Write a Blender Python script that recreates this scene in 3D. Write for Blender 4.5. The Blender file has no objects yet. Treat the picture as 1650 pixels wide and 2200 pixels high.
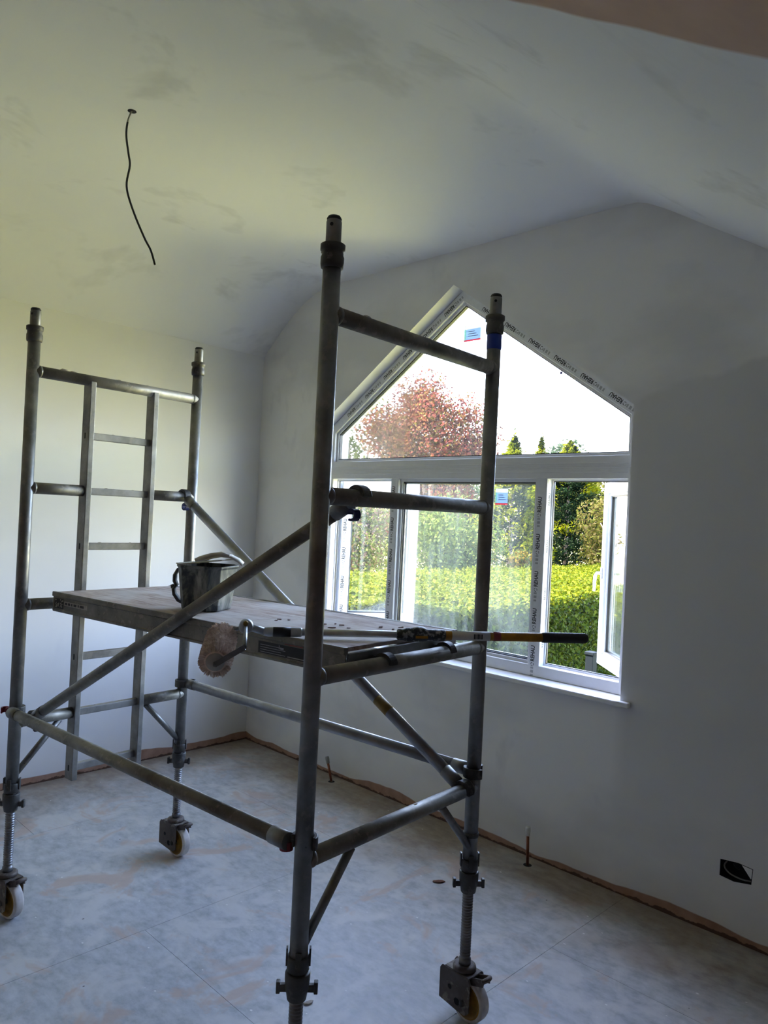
import bpy, bmesh, math, random
import numpy as np
from mathutils import Vector, Matrix, Euler, noise

random.seed(7); RNG = np.random.default_rng(11)
S = bpy.context.scene
COL = S.collection

# ------------------------------------------------------------------ camera
cd = bpy.data.cameras.new('camera'); cam = bpy.data.objects.new('camera', cd); COL.objects.link(cam)
cd.sensor_fit = 'VERTICAL'; cd.sensor_height = 24.0; cd.lens = 1616.84 / 2200 * 24.0
cd.clip_start = 0.02; cd.clip_end = 500
_R = Vector((0.71171279, 0.70081753, 0.04816311)); _U = Vector((-0.03054556, -0.037623, 0.99882505)); _F = Vector((-0.70180615, 0.71234773, 0.00536991))
cam.matrix_world = Matrix(((_R.x, _U.x, -_F.x, 0), (_R.y, _U.y, -_F.y, 0), (_R.z, _U.z, -_F.z, 1.7694), (0, 0, 0, 1)))
S.camera = cam

# ------------------------------------------------------------------ sky, sun, exposure
SUN_DIR = Vector((-0.52, -0.34, 0.78)).normalized()         # towards the sun
SKY_STRENGTH = 0.62
SUN_ENERGY = 9.0
W = bpy.data.worlds.new('world'); S.world = W; W.use_nodes = True
wn = W.node_tree.nodes; wl = W.node_tree.links
for n in list(wn): wn.remove(n)
wo = wn.new('ShaderNodeOutputWorld'); wb_ = wn.new('ShaderNodeBackground'); sk = wn.new('ShaderNodeTexSky')
sk.sky_type = 'NISHITA'; sk.sun_disc = False; sk.sun_elevation = math.asin(SUN_DIR.z)
sk.sun_rotation = math.atan2(SUN_DIR.x, SUN_DIR.y); sk.air_density = 1.0; sk.dust_density = 1.6; sk.ozone_density = 1.0
wb_.inputs['Strength'].default_value = SKY_STRENGTH
wt = wn.new('ShaderNodeMix'); wt.data_type = 'RGBA'; wt.blend_type = 'MULTIPLY'; wt.inputs[0].default_value = 1.0; wt.inputs[7].default_value = (1.15, 1.005, 1.0, 1)   # warm tint multiplied over the sky, standing in for white balance
wl.new(sk.outputs[0], wt.inputs[6]); wl.new(wt.outputs[2], wb_.inputs[0]); wl.new(wb_.outputs[0], wo.inputs[0])
sd = bpy.data.lights.new('sun', 'SUN'); sun = bpy.data.objects.new('sun', sd); COL.objects.link(sun)
sd.energy = SUN_ENERGY; sd.angle = 0.0095; sd.color = (1.0, 0.93, 0.8)
sun.rotation_euler = (-SUN_DIR).to_track_quat('-Z', 'Y').to_euler(); sun.location = (0, 0, 20)
pd = bpy.data.lights.new('window_portal', 'AREA'); po = bpy.data.objects.new('window_portal', pd); COL.objects.link(po)
pd.shape = 'RECTANGLE'; pd.size = 2.5; pd.size_y = 2.4; pd.cycles.is_portal = True
po.location = (-2.91, 3.80, 2.02); po.rotation_euler = (math.radians(-90), 0, 0)
S.view_settings.view_transform = 'Standard'; S.view_settings.look = 'None'
S.view_settings.gamma = 1.0; S.view_settings.use_curve_mapping = False
S.view_settings.exposure = 3.33
S.cycles.max_bounces = 9; S.cycles.diffuse_bounces = 5; S.cycles.glossy_bounces = 3
S.cycles.transparent_max_bounces = 16; S.cycles.transmission_bounces = 6
S.cycles.sample_clamp_indirect = 6.0; S.cycles.caustics_reflective = False; S.cycles.caustics_refractive = False
S.cycles.use_denoising = True; S.cycles.use_adaptive_sampling = True; S.cycles.adaptive_threshold = 0.05

# ------------------------------------------------------------------ helpers
class MB:
    def __init__(s): s.v = []; s.f = []; s.sm = []
    def add(s, vs, fs, smooth=False):
        o = len(s.v); s.v += [tuple(v) for v in vs]; s.f += [tuple(i + o for i in f) for f in fs]; s.sm += [smooth] * len(fs); return s
    def box(s, a, b, M=None):
        x0, y0, z0 = a; x1, y1, z1 = b
        vs = [Vector(p) for p in ((x0,y0,z0),(x1,y0,z0),(x1,y1,z0),(x0,y1,z0),(x0,y0,z1),(x1,y0,z1),(x1,y1,z1),(x0,y1,z1))]
        if M: vs = [M @ v for v in vs]
        return s.add(vs, [(0,3,2,1),(4,5,6,7),(0,1,5,4),(1,2,6,5),(2,3,7,6),(3,0,4,7)])
    def beam(s, p0, p1, w, h, up=(0,0,1)):          # rectangular bar along p0-p1
        p0 = Vector(p0); p1 = Vector(p1); d = (p1 - p0); L = d.length; d.normalize()
        sx = d.cross(Vector(up)).normalized(); sz = sx.cross(d)
        M = Matrix(((sx.x, d.x, sz.x, p0.x), (sx.y, d.y, sz.y, p0.y), (sx.z, d.z, sz.z, p0.z), (0,0,0,1)))
        return s.box((-w/2, 0, -h/2), (w/2, L, h/2), M)
    def path(s, pts, r, seg=20, cap=True, closed=False):
        pts = [Vector(p) for p in pts]; n = len(pts); rs = r if isinstance(r, (list, tuple)) else [r] * n
        t0 = (pts[1] - pts[0]).normalized(); a = Vector((0,0,1)) if abs(t0.z) < .9 else Vector((1,0,0))
        u = t0.cross(a).normalized(); vs = []; pt = t0
        for i in range(n):
            if i == 0: t = pts[1] - pts[0]
            elif i == n - 1: t = pts[-1] - pts[-2]
            else: t = (pts[i+1] - pts[i]).normalized() + (pts[i] - pts[i-1]).normalized()
            if t.length < 1e-9: t = pt.copy()
            t.normalize(); u = (u - t * u.dot(t)).normalized(); w = t.cross(u); pt = t
            for k in range(seg):
                q = 2 * math.pi * k / seg; vs.append(pts[i] + (u * math.cos(q) + w * math.sin(q)) * rs[i])
        fs = [(i*seg+k, i*seg+(k+1) % seg, (i+1)*seg+(k+1) % seg, (i+1)*seg+k) for i in range(n-1) for k in range(seg)]
        s.add(vs, fs, True)
        if cap:
            s.add(vs[:seg], [tuple(reversed(range(seg)))]); s.add(vs[-seg:], [tuple(range(seg))])
        return s
    def tube(s, p0, p1, r, seg=24): return s.path([p0, p1], r, seg)
    def lathe(s, prof, c=(0,0,0), axis=(0,0,1), seg=24):   # prof: (radius, height) pairs
        ax = Vector(axis).normalized(); c = Vector(c); a = Vector((1,0,0)) if abs(ax.x) < .9 else Vector((0,1,0))
        u = ax.cross(a).normalized(); w = ax.cross(u); n = len(prof)
        for i in range(n - 1):
            vs = []
            for (r, h) in (prof[i], prof[i+1]):
                for k in range(seg):
                    q = 2 * math.pi * k / seg; vs.append(c + ax * h + (u * math.cos(q) + w * math.sin(q)) * max(r, 1e-5))
            s.add(vs, [(k, (k+1) % seg, seg+(k+1) % seg, seg+k) for k in range(seg)], True)
        return s
    def ring(s, outer, inner, y0, y1):               # extruded ring in the xz plane
        n = len(outer); vs = [(x, y0, z) for x, z in outer] + [(x, y0, z) for x, z in inner] + [(x, y1, z) for x, z in outer] + [(x, y1, z) for x, z in inner]
        fs = []
        for i in range(n):
            j = (i + 1) % n
            fs += [(i, j, n+j, n+i), (2*n+j, 2*n+i, 3*n+i, 3*n+j), (j, i, 2*n+i, 2*n+j), (n+i, n+j, 3*n+j, 3*n+i)]
        return s.add(vs, fs)
    def prism(s, poly, y0, y1, M=None):              # polygon in xz, extruded along y
        n = len(poly); vs = [Vector((x, y0, z)) for x, z in poly] + [Vector((x, y1, z)) for x, z in poly]
        if M: vs = [M @ v for v in vs]
        return s.add(vs, [tuple(range(n)), tuple(reversed(range(n, 2*n)))] + [(i, n+i, n+(i+1) % n, (i+1) % n) for i in range(n)])
    def arc(s, c, axis, start, r0, r1, a0, a1, width, n=14):   # curved claw of rectangular section
        ax = Vector(axis).normalized(); u = Vector(start); u = (u - ax * u.dot(ax)).normalized(); w = ax.cross(u); c = Vector(c); vs = []
        for i in range(n + 1):
            q = a0 + (a1 - a0) * i / n; d = u * math.cos(q) + w * math.sin(q)
            for rr, hh in ((r0, -1), (r1, -1), (r1, 1), (r0, 1)): vs.append(c + d * rr + ax * hh * width / 2)
        fs = [(4*i+k, 4*i+(k+1) % 4, 4*i+4+(k+1) % 4, 4*i+4+k) for i in range(n) for k in range(4)]
        s.add(vs, fs, False); s.f.append(tuple(len(s.v) - len(vs) + k for k in (3,2,1,0))); s.sm.append(False)
        s.f.append(tuple(len(s.v) - 4 + k for k in range(4))); s.sm.append(False)
        return s
    def blob(s, c, r, sq=(1,1,1), amp=.25, sub=2):
        bm = bmesh.new(); bmesh.ops.create_icosphere(bm, subdivisions=sub, radius=1)
        o = Vector((random.random()*50, random.random()*50, random.random()*50)); vs = []
        for v in bm.verts:
            k = 1 + amp * noise.noise(v.co * 1.6 + o); vs.append((c[0]+v.co.x*r*sq[0]*k, c[1]+v.co.y*r*sq[1]*k, c[2]+v.co.z*r*sq[2]*k))
        s.add(vs, [tuple(v.index for v in f.verts) for f in bm.faces], True); bm.free(); return s
    def mesh(s, name):
        me = bpy.data.meshes.new(name); me.from_pydata(s.v, [], s.f); me.polygons.foreach_set('use_smooth', s.sm)
        bm = bmesh.new(); bm.from_mesh(me); bmesh.ops.remove_doubles(bm, verts=bm.verts, dist=1e-6); bmesh.ops.recalc_face_normals(bm, faces=bm.faces); bm.to_mesh(me); bm.free()
        return me
    def build(s, name, mat, parent=None, bevel=0):
        o = bpy.data.objects.new(name, s.mesh(name)); COL.objects.link(o)
        if mat: o.data.materials.append(M[mat] if isinstance(mat, str) else mat)
        if parent: o.parent = parent
        if bevel:
            b = o.modifiers.new('bevel', 'BEVEL'); b.width = bevel; b.segments = 2; b.limit_method = 'ANGLE'; b.angle_limit = math.radians(40); b.harden_normals = False
        return o

def empty(name, loc=(0,0,0), rz=0):
    o = bpy.data.objects.new(name, None); COL.objects.link(o); o.location = loc; o.rotation_euler = (0,0,rz); o.empty_display_size = .1; return o
def tag(o, label=None, cat=None, group=None, kind=None):
    if label: o['label'] = label
    if cat: o['category'] = cat
    if group: o['group'] = group
    if kind: o['kind'] = kind
    return o
def inst(src, parent, M4=None):
    c = src.copy(); COL.objects.link(c); c.parent = parent
    if M4 is not None: c.matrix_local = M4
    return c
def inset(poly, d):                                  # inward offset of a convex polygon, clockwise or not
    n = len(poly); cx = sum(p[0] for p in poly)/n; cz = sum(p[1] for p in poly)/n; L = []
    for i in range(n):
        (x0, z0), (x1, z1) = poly[i], poly[(i+1) % n]; nx, nz = z1-z0, x0-x1; l = math.hypot(nx, nz); nx /= l; nz /= l
        if (cx-x0)*nx + (cz-z0)*nz < 0: nx, nz = -nx, -nz
        dd = d[i] if isinstance(d, (list, tuple)) else d
        L.append((nx, nz, nx*x0+nz*z0+dd))
    out = []
    for i in range(n):
        a, b = L[i-1], L[i]; det = a[0]*b[1]-a[1]*b[0]
        out.append(((a[2]*b[1]-a[1]*b[2])/det, (a[0]*b[2]-a[2]*b[0])/det))
    return out

# ------------------------------------------------------------------ materials
M = {}
class NT:
    def __init__(s, name):
        m = bpy.data.materials.new(name); m.use_nodes = True; s.m = m; s.n = m.node_tree.nodes; s.l = m.node_tree.links
        s.b = s.n['Principled BSDF']; s.o = s.n['Material Output']; M[name] = m
    def pos(s, scale=(1,1,1), obj=False):
        mp = s.n.new('ShaderNodeMapping'); mp.inputs['Scale'].default_value = scale
        if obj: t = s.n.new('ShaderNodeTexCoord'); s.l.new(t.outputs['Object'], mp.inputs[0])
        else: t = s.n.new('ShaderNodeNewGeometry'); s.l.new(t.outputs['Position'], mp.inputs[0])
        return mp.outputs[0]
    def noise(s, vec, scale, detail=4, rough=.55, dist=0):
        t = s.n.new('ShaderNodeTexNoise'); t.inputs['Scale'].default_value = scale; t.inputs['Detail'].default_value = min(detail, 4)
        t.inputs['Roughness'].default_value = rough; t.inputs['Distortion'].default_value = dist; s.l.new(vec, t.inputs['Vector']); return t.outputs['Fac']
    def ramp(s, fac, *stops):
        r = s.n.new('ShaderNodeValToRGB'); e = r.color_ramp.elements
        while len(e) < len(stops): e.new(.5)
        for k, (p, c) in enumerate(stops): e[k].position = p; e[k].color = (*c, 1) if not isinstance(c, (int, float)) else (c, c, c, 1)
        s.l.new(fac, r.inputs[0]); return r.outputs[0]
    def mix(s, fac, a, b, mode='MIX'):
        x = s.n.new('ShaderNodeMix'); x.data_type = 'RGBA'; x.blend_type = mode
        for k, v in ((0, fac), (6, a), (7, b)):
            if isinstance(v, (int, float)): x.inputs[k].default_value = v if k == 0 else (v, v, v, 1)
            elif isinstance(v, tuple): x.inputs[k].default_value = (*v, 1)
            else: s.l.new(v, x.inputs[k])
        return x.outputs[2]
    def math(s, op, a, b=0):
        x = s.n.new('ShaderNodeMath'); x.operation = op
        for k, v in ((0, a), (1, b)):
            if isinstance(v, (int, float)): x.inputs[k].default_value = v
            else: s.l.new(v, x.inputs[k])
        return x.outputs[0]
    def sep(s, vec):
        x = s.n.new('ShaderNodeSeparateXYZ'); s.l.new(vec, x.inputs[0]); return x.outputs
    def bump(s, h, strength=.2, dist=.01):
        b = s.n.new('ShaderNodeBump'); b.inputs['Strength'].default_value = strength; b.inputs['Distance'].default_value = dist
        s.l.new(h, b.inputs['Height']); s.l.new(b.outputs[0], s.b.inputs['Normal'])
    def set(s, col=None, rough=.5, metal=0, spec=.5):
        if isinstance(col, tuple): s.b.inputs['Base Color'].default_value = (*col, 1)
        elif col is not None: s.l.new(col, s.b.inputs['Base Color'])
        if isinstance(rough, (int, float)): s.b.inputs['Roughness'].default_value = rough
        else: s.l.new(rough, s.b.inputs['Roughness'])
        if isinstance(metal, (int, float)): s.b.inputs['Metallic'].default_value = metal
        else: s.l.new(metal, s.b.inputs['Metallic'])
        s.b.inputs['Specular IOR Level'].default_value = spec; return s
def plain(name, col, rough=.5, metal=0, var=.15, scale=30, spec=.5, obj=True):
    t = NT(name); f = t.noise(t.pos(obj=obj), scale, 5)
    c = t.ramp(f, (.3, tuple(x*(1-var) for x in col)), (.7, tuple(min(1, x*(1+var)) for x in col)))
    t.set(c, rough, metal, spec); return t

PINK = (.36, .20, .13); PAINT = (.80, .80, .795)
def wall_mat(name, patch=0.10, seedoff=0.0, base=True):
    t = NT(name); P = t.pos(); xyz = t.sep(P)
    n1 = t.noise(t.pos((.8, .8, 1.3)), 1.1 + seedoff, 5, .5); n2 = t.noise(P, 9, 4)
    c = t.mix(t.ramp(n1, (.47, 0), (.60, 1)), PAINT, tuple(x*(1-patch) for x in PAINT))
    n3 = t.noise(t.pos((1, 1, .6)), 2.7 + seedoff, 6, .6)
    c = t.mix(t.ramp(n3, (.62, 0), (.70, .5)), c, tuple(x*(1-1.6*patch) for x in (.80, .80, .81)))
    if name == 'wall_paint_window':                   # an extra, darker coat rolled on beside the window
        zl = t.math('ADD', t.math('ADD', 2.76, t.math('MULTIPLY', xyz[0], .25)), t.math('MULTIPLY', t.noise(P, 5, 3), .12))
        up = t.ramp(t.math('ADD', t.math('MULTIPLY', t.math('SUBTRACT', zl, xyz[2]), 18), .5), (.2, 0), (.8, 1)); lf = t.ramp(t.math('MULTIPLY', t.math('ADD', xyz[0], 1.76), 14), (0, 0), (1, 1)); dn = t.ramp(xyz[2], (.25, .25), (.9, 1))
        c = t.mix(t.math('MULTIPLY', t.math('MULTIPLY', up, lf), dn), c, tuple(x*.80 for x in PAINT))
    c = t.mix(t.math('MULTIPLY', n2, .07), c, (.62, .62, .62))
    if base:                                          # unpainted band of plaster at the foot of the wall
        e = t.noise(t.pos((1, 1, .05)), 1.7, 3, .45); h = t.math('ADD', t.math('MULTIPLY', e, .14), -.026)
        m = t.ramp(t.math('ADD', t.math('MULTIPLY', t.math('SUBTRACT', h, xyz[2]), 60), .5), (.35, 0), (.65, 1))
        c = t.mix(m, c, t.ramp(t.noise(P, 14, 5), (.3, (.30, .17, .115)), (.7, (.43, .27, .19))))
        e2 = t.noise(t.pos((1, 1, .1)), 16, 4, .6); m2 = t.ramp(t.math('ADD', t.math('MULTIPLY', t.math('SUBTRACT', t.math('ADD', t.math('MULTIPLY', e2, .05), -.013), xyz[2]), 120), .5), (.3, 0), (.7, 1))
        c = t.mix(m2, c, (.10, .055, .035))
    t.set(c, .62, 0, .35); t.bump(t.noise(P, 22, 5), .12, .004); return t
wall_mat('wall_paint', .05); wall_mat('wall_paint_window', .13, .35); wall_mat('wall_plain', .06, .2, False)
t = NT('bare_plaster'); t.set(t.ramp(t.noise(t.pos(), 3, 6), (.3, (.34, .22, .16)), (.7, (.46, .31, .23))), .85, 0, .2)

t = NT('ceiling_paint'); P = t.pos(); xyz = t.sep(P)
n1 = t.noise(t.pos((1, .8, 1)), 2.2, 6, .62, .4); n2 = t.noise(P, .8, 4)
c = t.mix(t.ramp(n1, (.55, 0), (.66, .75)), PAINT, (.58, .575, .565))
c = t.mix(t.ramp(n2, (.4, 0), (.65, .5)), c, (.77, .765, .755))
ym = t.math('ADD', t.math('MULTIPLY', t.math('SUBTRACT', 1.34, t.math('ADD', xyz[1], t.math('MULTIPLY', t.noise(P, 6, 3), .02))), 40), .5)
xm = t.math('MULTIPLY', t.math('ADD', xyz[0], 1.35), 8)
msk = t.math('MULTIPLY', t.ramp(ym, (.2, 0), (.8, 1)), t.ramp(xm, (.0, 0), (1, 1)))
c = t.mix(msk, c, t.ramp(t.noise(P, 5, 5), (.3, (.46, .30, .22)), (.7, (.55, .37, .28))))
t.set(c, .65, 0, .3); t.bump(t.noise(P, 10, 5), .1, .006)

t = NT('floor_board'); P = t.pos(); xyz = t.sep(P)
big = t.noise(P, 1.5, 6, .6); fine = t.noise(t.pos((1, 1.6, 1)), 14, 7, .65); mid = t.noise(P, 4.2, 6, .6, .6)
c = t.ramp(fine, (.30, (.32, .34, .35)), (.50, (.44, .46, .475)), (.72, (.56, .575, .585)))
c = t.mix(t.ramp(mid, (.50, 0), (.60, .7)), c, (.60, .595, .585))                    # pale plaster dust
st = t.noise(t.pos((1, 1, 1)), 2.6, 7, .68, 1.0); c = t.mix(t.ramp(st, (.555, 0), (.64, .75)), c, (.50, .385, .315))   # plaster stains
# pinkish plaster dust lying along the walls
dw = t.math('MINIMUM', t.math('SUBTRACT', 3.456, xyz[1]), t.math('ADD', xyz[0], 4.786))
dm = t.ramp(t.math('ADD', dw, t.math('MULTIPLY', t.math('SUBTRACT', .5, t.noise(P, 2.4, 6, .6)), 1.5)), (.10, .9), (.62, 0.0))
c = t.mix(dm, c, t.ramp(fine, (.3, (.20, .15, .105)), (.7, (.35, .285, .215))))
sp = t.n.new('ShaderNodeTexVoronoi'); sp.inputs['Scale'].default_value = 9; t.l.new(t.pos((1, 1.4, 1)), sp.inputs['Vector'])
c = t.mix(t.ramp(t.math('ADD', sp.outputs['Distance'], t.math('MULTIPLY', t.noise(P, 30, 3), .06)), (.062, .85), (.085, 0)), c, (.82, .82, .80))
sp2 = t.n.new('ShaderNodeTexVoronoi'); sp2.inputs['Scale'].default_value = 5; t.l.new(t.pos((1.3, 1, 1)), sp2.inputs['Vector'])
c = t.mix(t.ramp(sp2.outputs['Distance'], (.02, .8), (.03, 0)), c, (.06, .05, .045))
t.set(c, t.ramp(fine, (.3, .42), (.7, .60)), 0, .5); t.bump(fine, .15, .003)

def metal(name, col, splash, rough=.42, metallic=.75, dark=.5):
    t = NT(name); P = t.pos(obj=True)
    n1 = t.noise(P, 7, 6, .6); n2 = t.noise(P, 26, 6, .65); n3 = t.noise(P, 55, 4)
    c = t.ramp(n1, (.3, tuple(x*dark for x in col)), (.62, col))
    m = t.ramp(n2, (.56, 0), (.64, 1)); m = t.math('MULTIPLY', m, splash)
    c = t.mix(m, c, (.34, .315, .27)); d = t.ramp(n3, (.70, 0), (.76, .7)); c = t.mix(d, c, (.05, .045, .04))
    t.set(c, t.ramp(n2, (.3, rough-.08), (.7, rough+.22)), t.math('MULTIPLY', t.math('SUBTRACT', 1, m), metallic), .5)
    t.bump(n2, .18, .003); return t
metal('alu_tube', (.27, .265, .25), .35); metal('alu_clean', (.36, .36, .36), .15, .36, .85, .6)
metal('alu_splashed', (.27, .255, .22), .6, .5, .6); metal('alu_ladder', (.33, .32, .30), .35, .5, .6)
metal('cast_dark', (.10, .097, .09), .25, .5, .6); metal('steel_rusty', (.17, .14, .12), .55, .6, .45); metal('steel_thread', (.28, .28, .28), .1, .42, .8)
plain('rubber_black', (.012, .012, .013), .6); plain('clip_red', (.20, .008, .016), .45); plain('clip_blue', (.006, .012, .10), .45)
plain('tape_blue', (.005, .035, .30), .45); plain('wheel_tyre', (.62, .58, .53), .6, 0, .2, 25); plain('wheel_hub', (.32, .17, .012), .55, 0, .4, 18)
plain('hole_dark', (.006, .006, .006), .8); plain('plaster_lump', (.40, .36, .31), .9, 0, .25, 40)
plain('label_dark', (.02, .02, .02), .5); plain('label_pale', (.45, .43, .38), .6, 0, .2, 60); plain('label_red', (.28, .05, .04), .6, 0, .3, 40); plain('label_yellow', (.26, .17, .03), .6, 0, .3, 40)
t = NT('plywood'); P = t.pos((1, 7, 7), True); g = t.noise(P, 5, 8, .7, .8); s2 = t.noise(t.pos(obj=True), 4, 6, .6)
c = t.ramp(g, (.28, (.20, .14, .11)), (.45, (.40, .31, .26)), (.62, (.53, .45, .40)), (.8, (.62, .56, .51)))
c = t.mix(t.ramp(s2, (.45, 0), (.66, .7)), c, (.60, .58, .56)); t.set(c, .75, 0, .3); t.bump(g, .35, .004)
t = NT('bucket_plastic'); P = t.pos((1, 1, .5), True); n1 = t.noise(P, 16, 7, .7, .6); n2 = t.noise(t.pos((1, 1, .25), True), 28, 4, .6)
c = t.ramp(n1, (.36, (.012, .02, .035)), (.46, (.06, .075, .08)), (.54, (.19, .205, .20)), (.75, (.33, .34, .32))); c = t.mix(t.ramp(n2, (.62, 0), (.72, .8)), c, (.45, .46, .44)); t.set(c, .6)
plain('strap_grey', (.17, .175, .17), .65, 0, .5, 45); plain('bucket_lid', (.40, .39, .35), .7, 0, .12, 14); plain('rag', (.58, .57, .54), .85, 0, .15, 30)
t = NT('roller_pile'); n1 = t.noise(t.pos(obj=True), 60, 5); t.set(t.ramp(n1, (.3, (.66, .53, .46)), (.7, (.92, .82, .75))), .95, 0, .1)
plain('roller_cap', (.42, .42, .40), .6); plain('roller_arm', (.20, .21, .22), .4, .5, .3); plain('joint_grey', (.42, .46, .50), .4, .2)
plain('pole_metal', (.50, .51, .52), .33, .85); plain('pole_orange', (.42, .20, .015), .45, 0, .3, 30); plain('pole_black', (.018, .019, .02), .5)
t = NT('collar_splashed'); n1 = t.noise(t.pos(obj=True), 70, 5); t.set(t.ramp(n1, (.5, (.02, .025, .03)), (.62, (.30, .32, .33))), .5)
plain('sticker_white', (.70, .70, .68), .5, 0, .05); plain('ink_black', (.012, .012, .014), .6, 0, .1); plain('ink_grey', (.36, .37, .39), .6, 0, .1)
plain('copper', (.26, .10, .055), .45, .8, .3, 20); plain('cap_white', (.66, .65, .62), .5); plain('cable_grey', (.35, .35, .33), .5)
plain('upvc_white', (.72, .73, .75), .32, 0, .02); plain('film_white', (.72, .74, .77), .4, 0, .05, 40); plain('sill_white', (.80, .81, .83), .3, 0, .03)
plain('gasket', (.01, .01, .011), .5); plain('spacer_bar', (.30, .32, .33), .35, .7); plain('sticker_blue', (.45, .56, .78), .5, 0, .1, 60); plain('sticker_green', (.40, .62, .56), .5, 0, .1); plain('sticker_red', (.70, .16, .20), .5); plain('sticker_purple', (.10, .07, .22), .5)
plain('chip_brown', (.13, .055, .035), .8, 0, .4, 60); plain('bark', (.12, .09, .07), .9, 0, .3, 12); plain('wire_black', (.012, .012, .011), .45); plain('wire_grey', (.22, .22, .20), .5)
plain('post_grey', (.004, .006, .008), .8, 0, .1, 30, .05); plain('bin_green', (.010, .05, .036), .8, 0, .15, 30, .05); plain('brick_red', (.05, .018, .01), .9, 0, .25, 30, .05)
t = NT('lawn'); n1 = t.noise(t.pos(), 3, 7, .7); t.set(t.ramp(n1, (.3, (.24, .24, .07)), (.7, (.36, .35, .11))), .9, 0, .2)

def glass_mat(name, dirt):
    t = NT(name); t.n.remove(t.b); tr = t.n.new('ShaderNodeBsdfTransparent'); tr.inputs[0].default_value = (.965, .98, .972, 1)
    gl = t.n.new('ShaderNodeBsdfGlossy'); gl.inputs['Roughness'].default_value = .01; gl.inputs[0].default_value = (1, 1, 1, 1)
    di = t.n.new('ShaderNodeBsdfTranslucent'); di.inputs[0].default_value = (.75, .80, .80, 1)
    f = t.n.new('ShaderNodeFresnel'); f.inputs[0].default_value = 1.45
    a = t.n.new('ShaderNodeMixShader'); t.l.new(t.math('MULTIPLY', f.outputs[0], .7), a.inputs[0]); t.l.new(tr.outputs[0], a.inputs[1]); t.l.new(gl.outputs[0], a.inputs[2])
    st = t.noise(t.pos((9, 9, .9)), 2.2, 2, .6, .5); bl = t.noise(t.pos(), 2.0, 1, .6); low = t.sep(t.pos())[2]
    d = t.math('MULTIPLY', t.math('ADD', t.ramp(st, (.45, .25), (.72, 1.0)), t.ramp(bl, (.4, 0), (.7, .6))), dirt)
    b = t.n.new('ShaderNodeMixShader'); t.l.new(d, b.inputs[0]); t.l.new(a.outputs[0], b.inputs[1]); t.l.new(di.outputs[0], b.inputs[2]); t.l.new(b.outputs[0], t.o.inputs[0])
glass_mat('glass_clean', .006); glass_mat('glass_dirty', .026); glass_mat('glass_mid', .018)

for nm in ('sticker_white', 'sticker_blue', 'sticker_green', 'sticker_red'):
    t = NT('thin_' + nm); c = tuple(M[nm].node_tree.nodes['Color Ramp'].color_ramp.elements[0].color)[:3]; tl_ = t.n.new('ShaderNodeBsdfTranslucent'); tl_.inputs[0].default_value = (*[x*.8 for x in c], 1)
    t.set(c, .5); mx = t.n.new('ShaderNodeMixShader'); mx.inputs[0].default_value = .8; t.l.new(t.b.outputs[0], mx.inputs[1]); t.l.new(tl_.outputs[0], mx.inputs[2]); t.l.new(mx.outputs[0], t.o.inputs[0])
def leaf_mat(name, trans=.35, rough=.5):
    t = NT(name); at = t.n.new('ShaderNodeAttribute'); at.attribute_name = 'leaf_colour'
    t.set(at.outputs['Color'], .7, 0, .03); tl = t.n.new('ShaderNodeBsdfTranslucent'); t.l.new(at.outputs['Color'], tl.inputs[0])
    mx = t.n.new('ShaderNodeMixShader'); mx.inputs[0].default_value = trans; t.l.new(t.b.outputs[0], mx.inputs[1]); t.l.new(tl.outputs[0], mx.inputs[2]); t.l.new(mx.outputs[0], t.o.inputs[0])
leaf_mat('leaf'); plain('hedge_core', (.012, .02, .008), .9)

# ------------------------------------------------------------------ room shell
YW, XL, XR, YB = 3.456, -4.786, 2.3, -2.6          # window wall, left wall, right wall, rear wall
ZF = 3.376
tag(MB().box((XL-.3, YB-.3, -.25), (XR+.3, YW+.3, -.020)).build('floor', 'floor_board'), kind='structure')
floor = bpy.data.objects['floor']
xs = [XL, -4.055, -2.855, -1.655, -.455, .745, XR]
for i in range(len(xs)-1):
    y = YB; off = -2.0 if i % 2 else -.8; cuts = [YB] + [v for v in (off, off+2.4, off+4.8) if YB+.2 < v < YW-.2] + [YW]
    for a, b in zip(cuts[:-1], cuts[1:]):
        MB().box((xs[i]+.0008, a+.0008, -.0195), (xs[i+1]-.0008, b-.0008, 0)).build('floor_sheet', 'floor_board', floor)
# window wall with the five-sided opening and the socket recess
def holed_wall(outer, holes, y0, y1):
    bm = bmesh.new(); edges = []
    for loop in [outer] + holes:
        vs = [bm.verts.new((x, y0, z)) for x, z in loop]
        edges += [bm.edges.new((vs[i], vs[(i+1) % len(vs)])) for i in range(len(vs))]
    bmesh.ops.triangle_fill(bm, use_beauty=True, use_dissolve=False, edges=edges)
    r = bmesh.ops.extrude_face_region(bm, geom=bm.faces[:]); bmesh.ops.translate(bm, vec=(0, y1-y0, 0), verts=[g for g in r['geom'] if isinstance(g, bmesh.types.BMVert)])
    bmesh.ops.recalc_face_normals(bm, faces=bm.faces); me = bpy.data.meshes.new('wall'); bm.to_mesh(me); bm.free(); return me
OPEN = [(-4.090, .900), (-1.728, .900), (-1.728, 2.374), (-2.910, 3.174), (-4.090, 2.374)]
SOCK = [(-1.226, .262), (-1.165, .255), (-1.093, .268), (-1.088, .336), (-1.150, .342), (-1.225, .334)]
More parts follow.
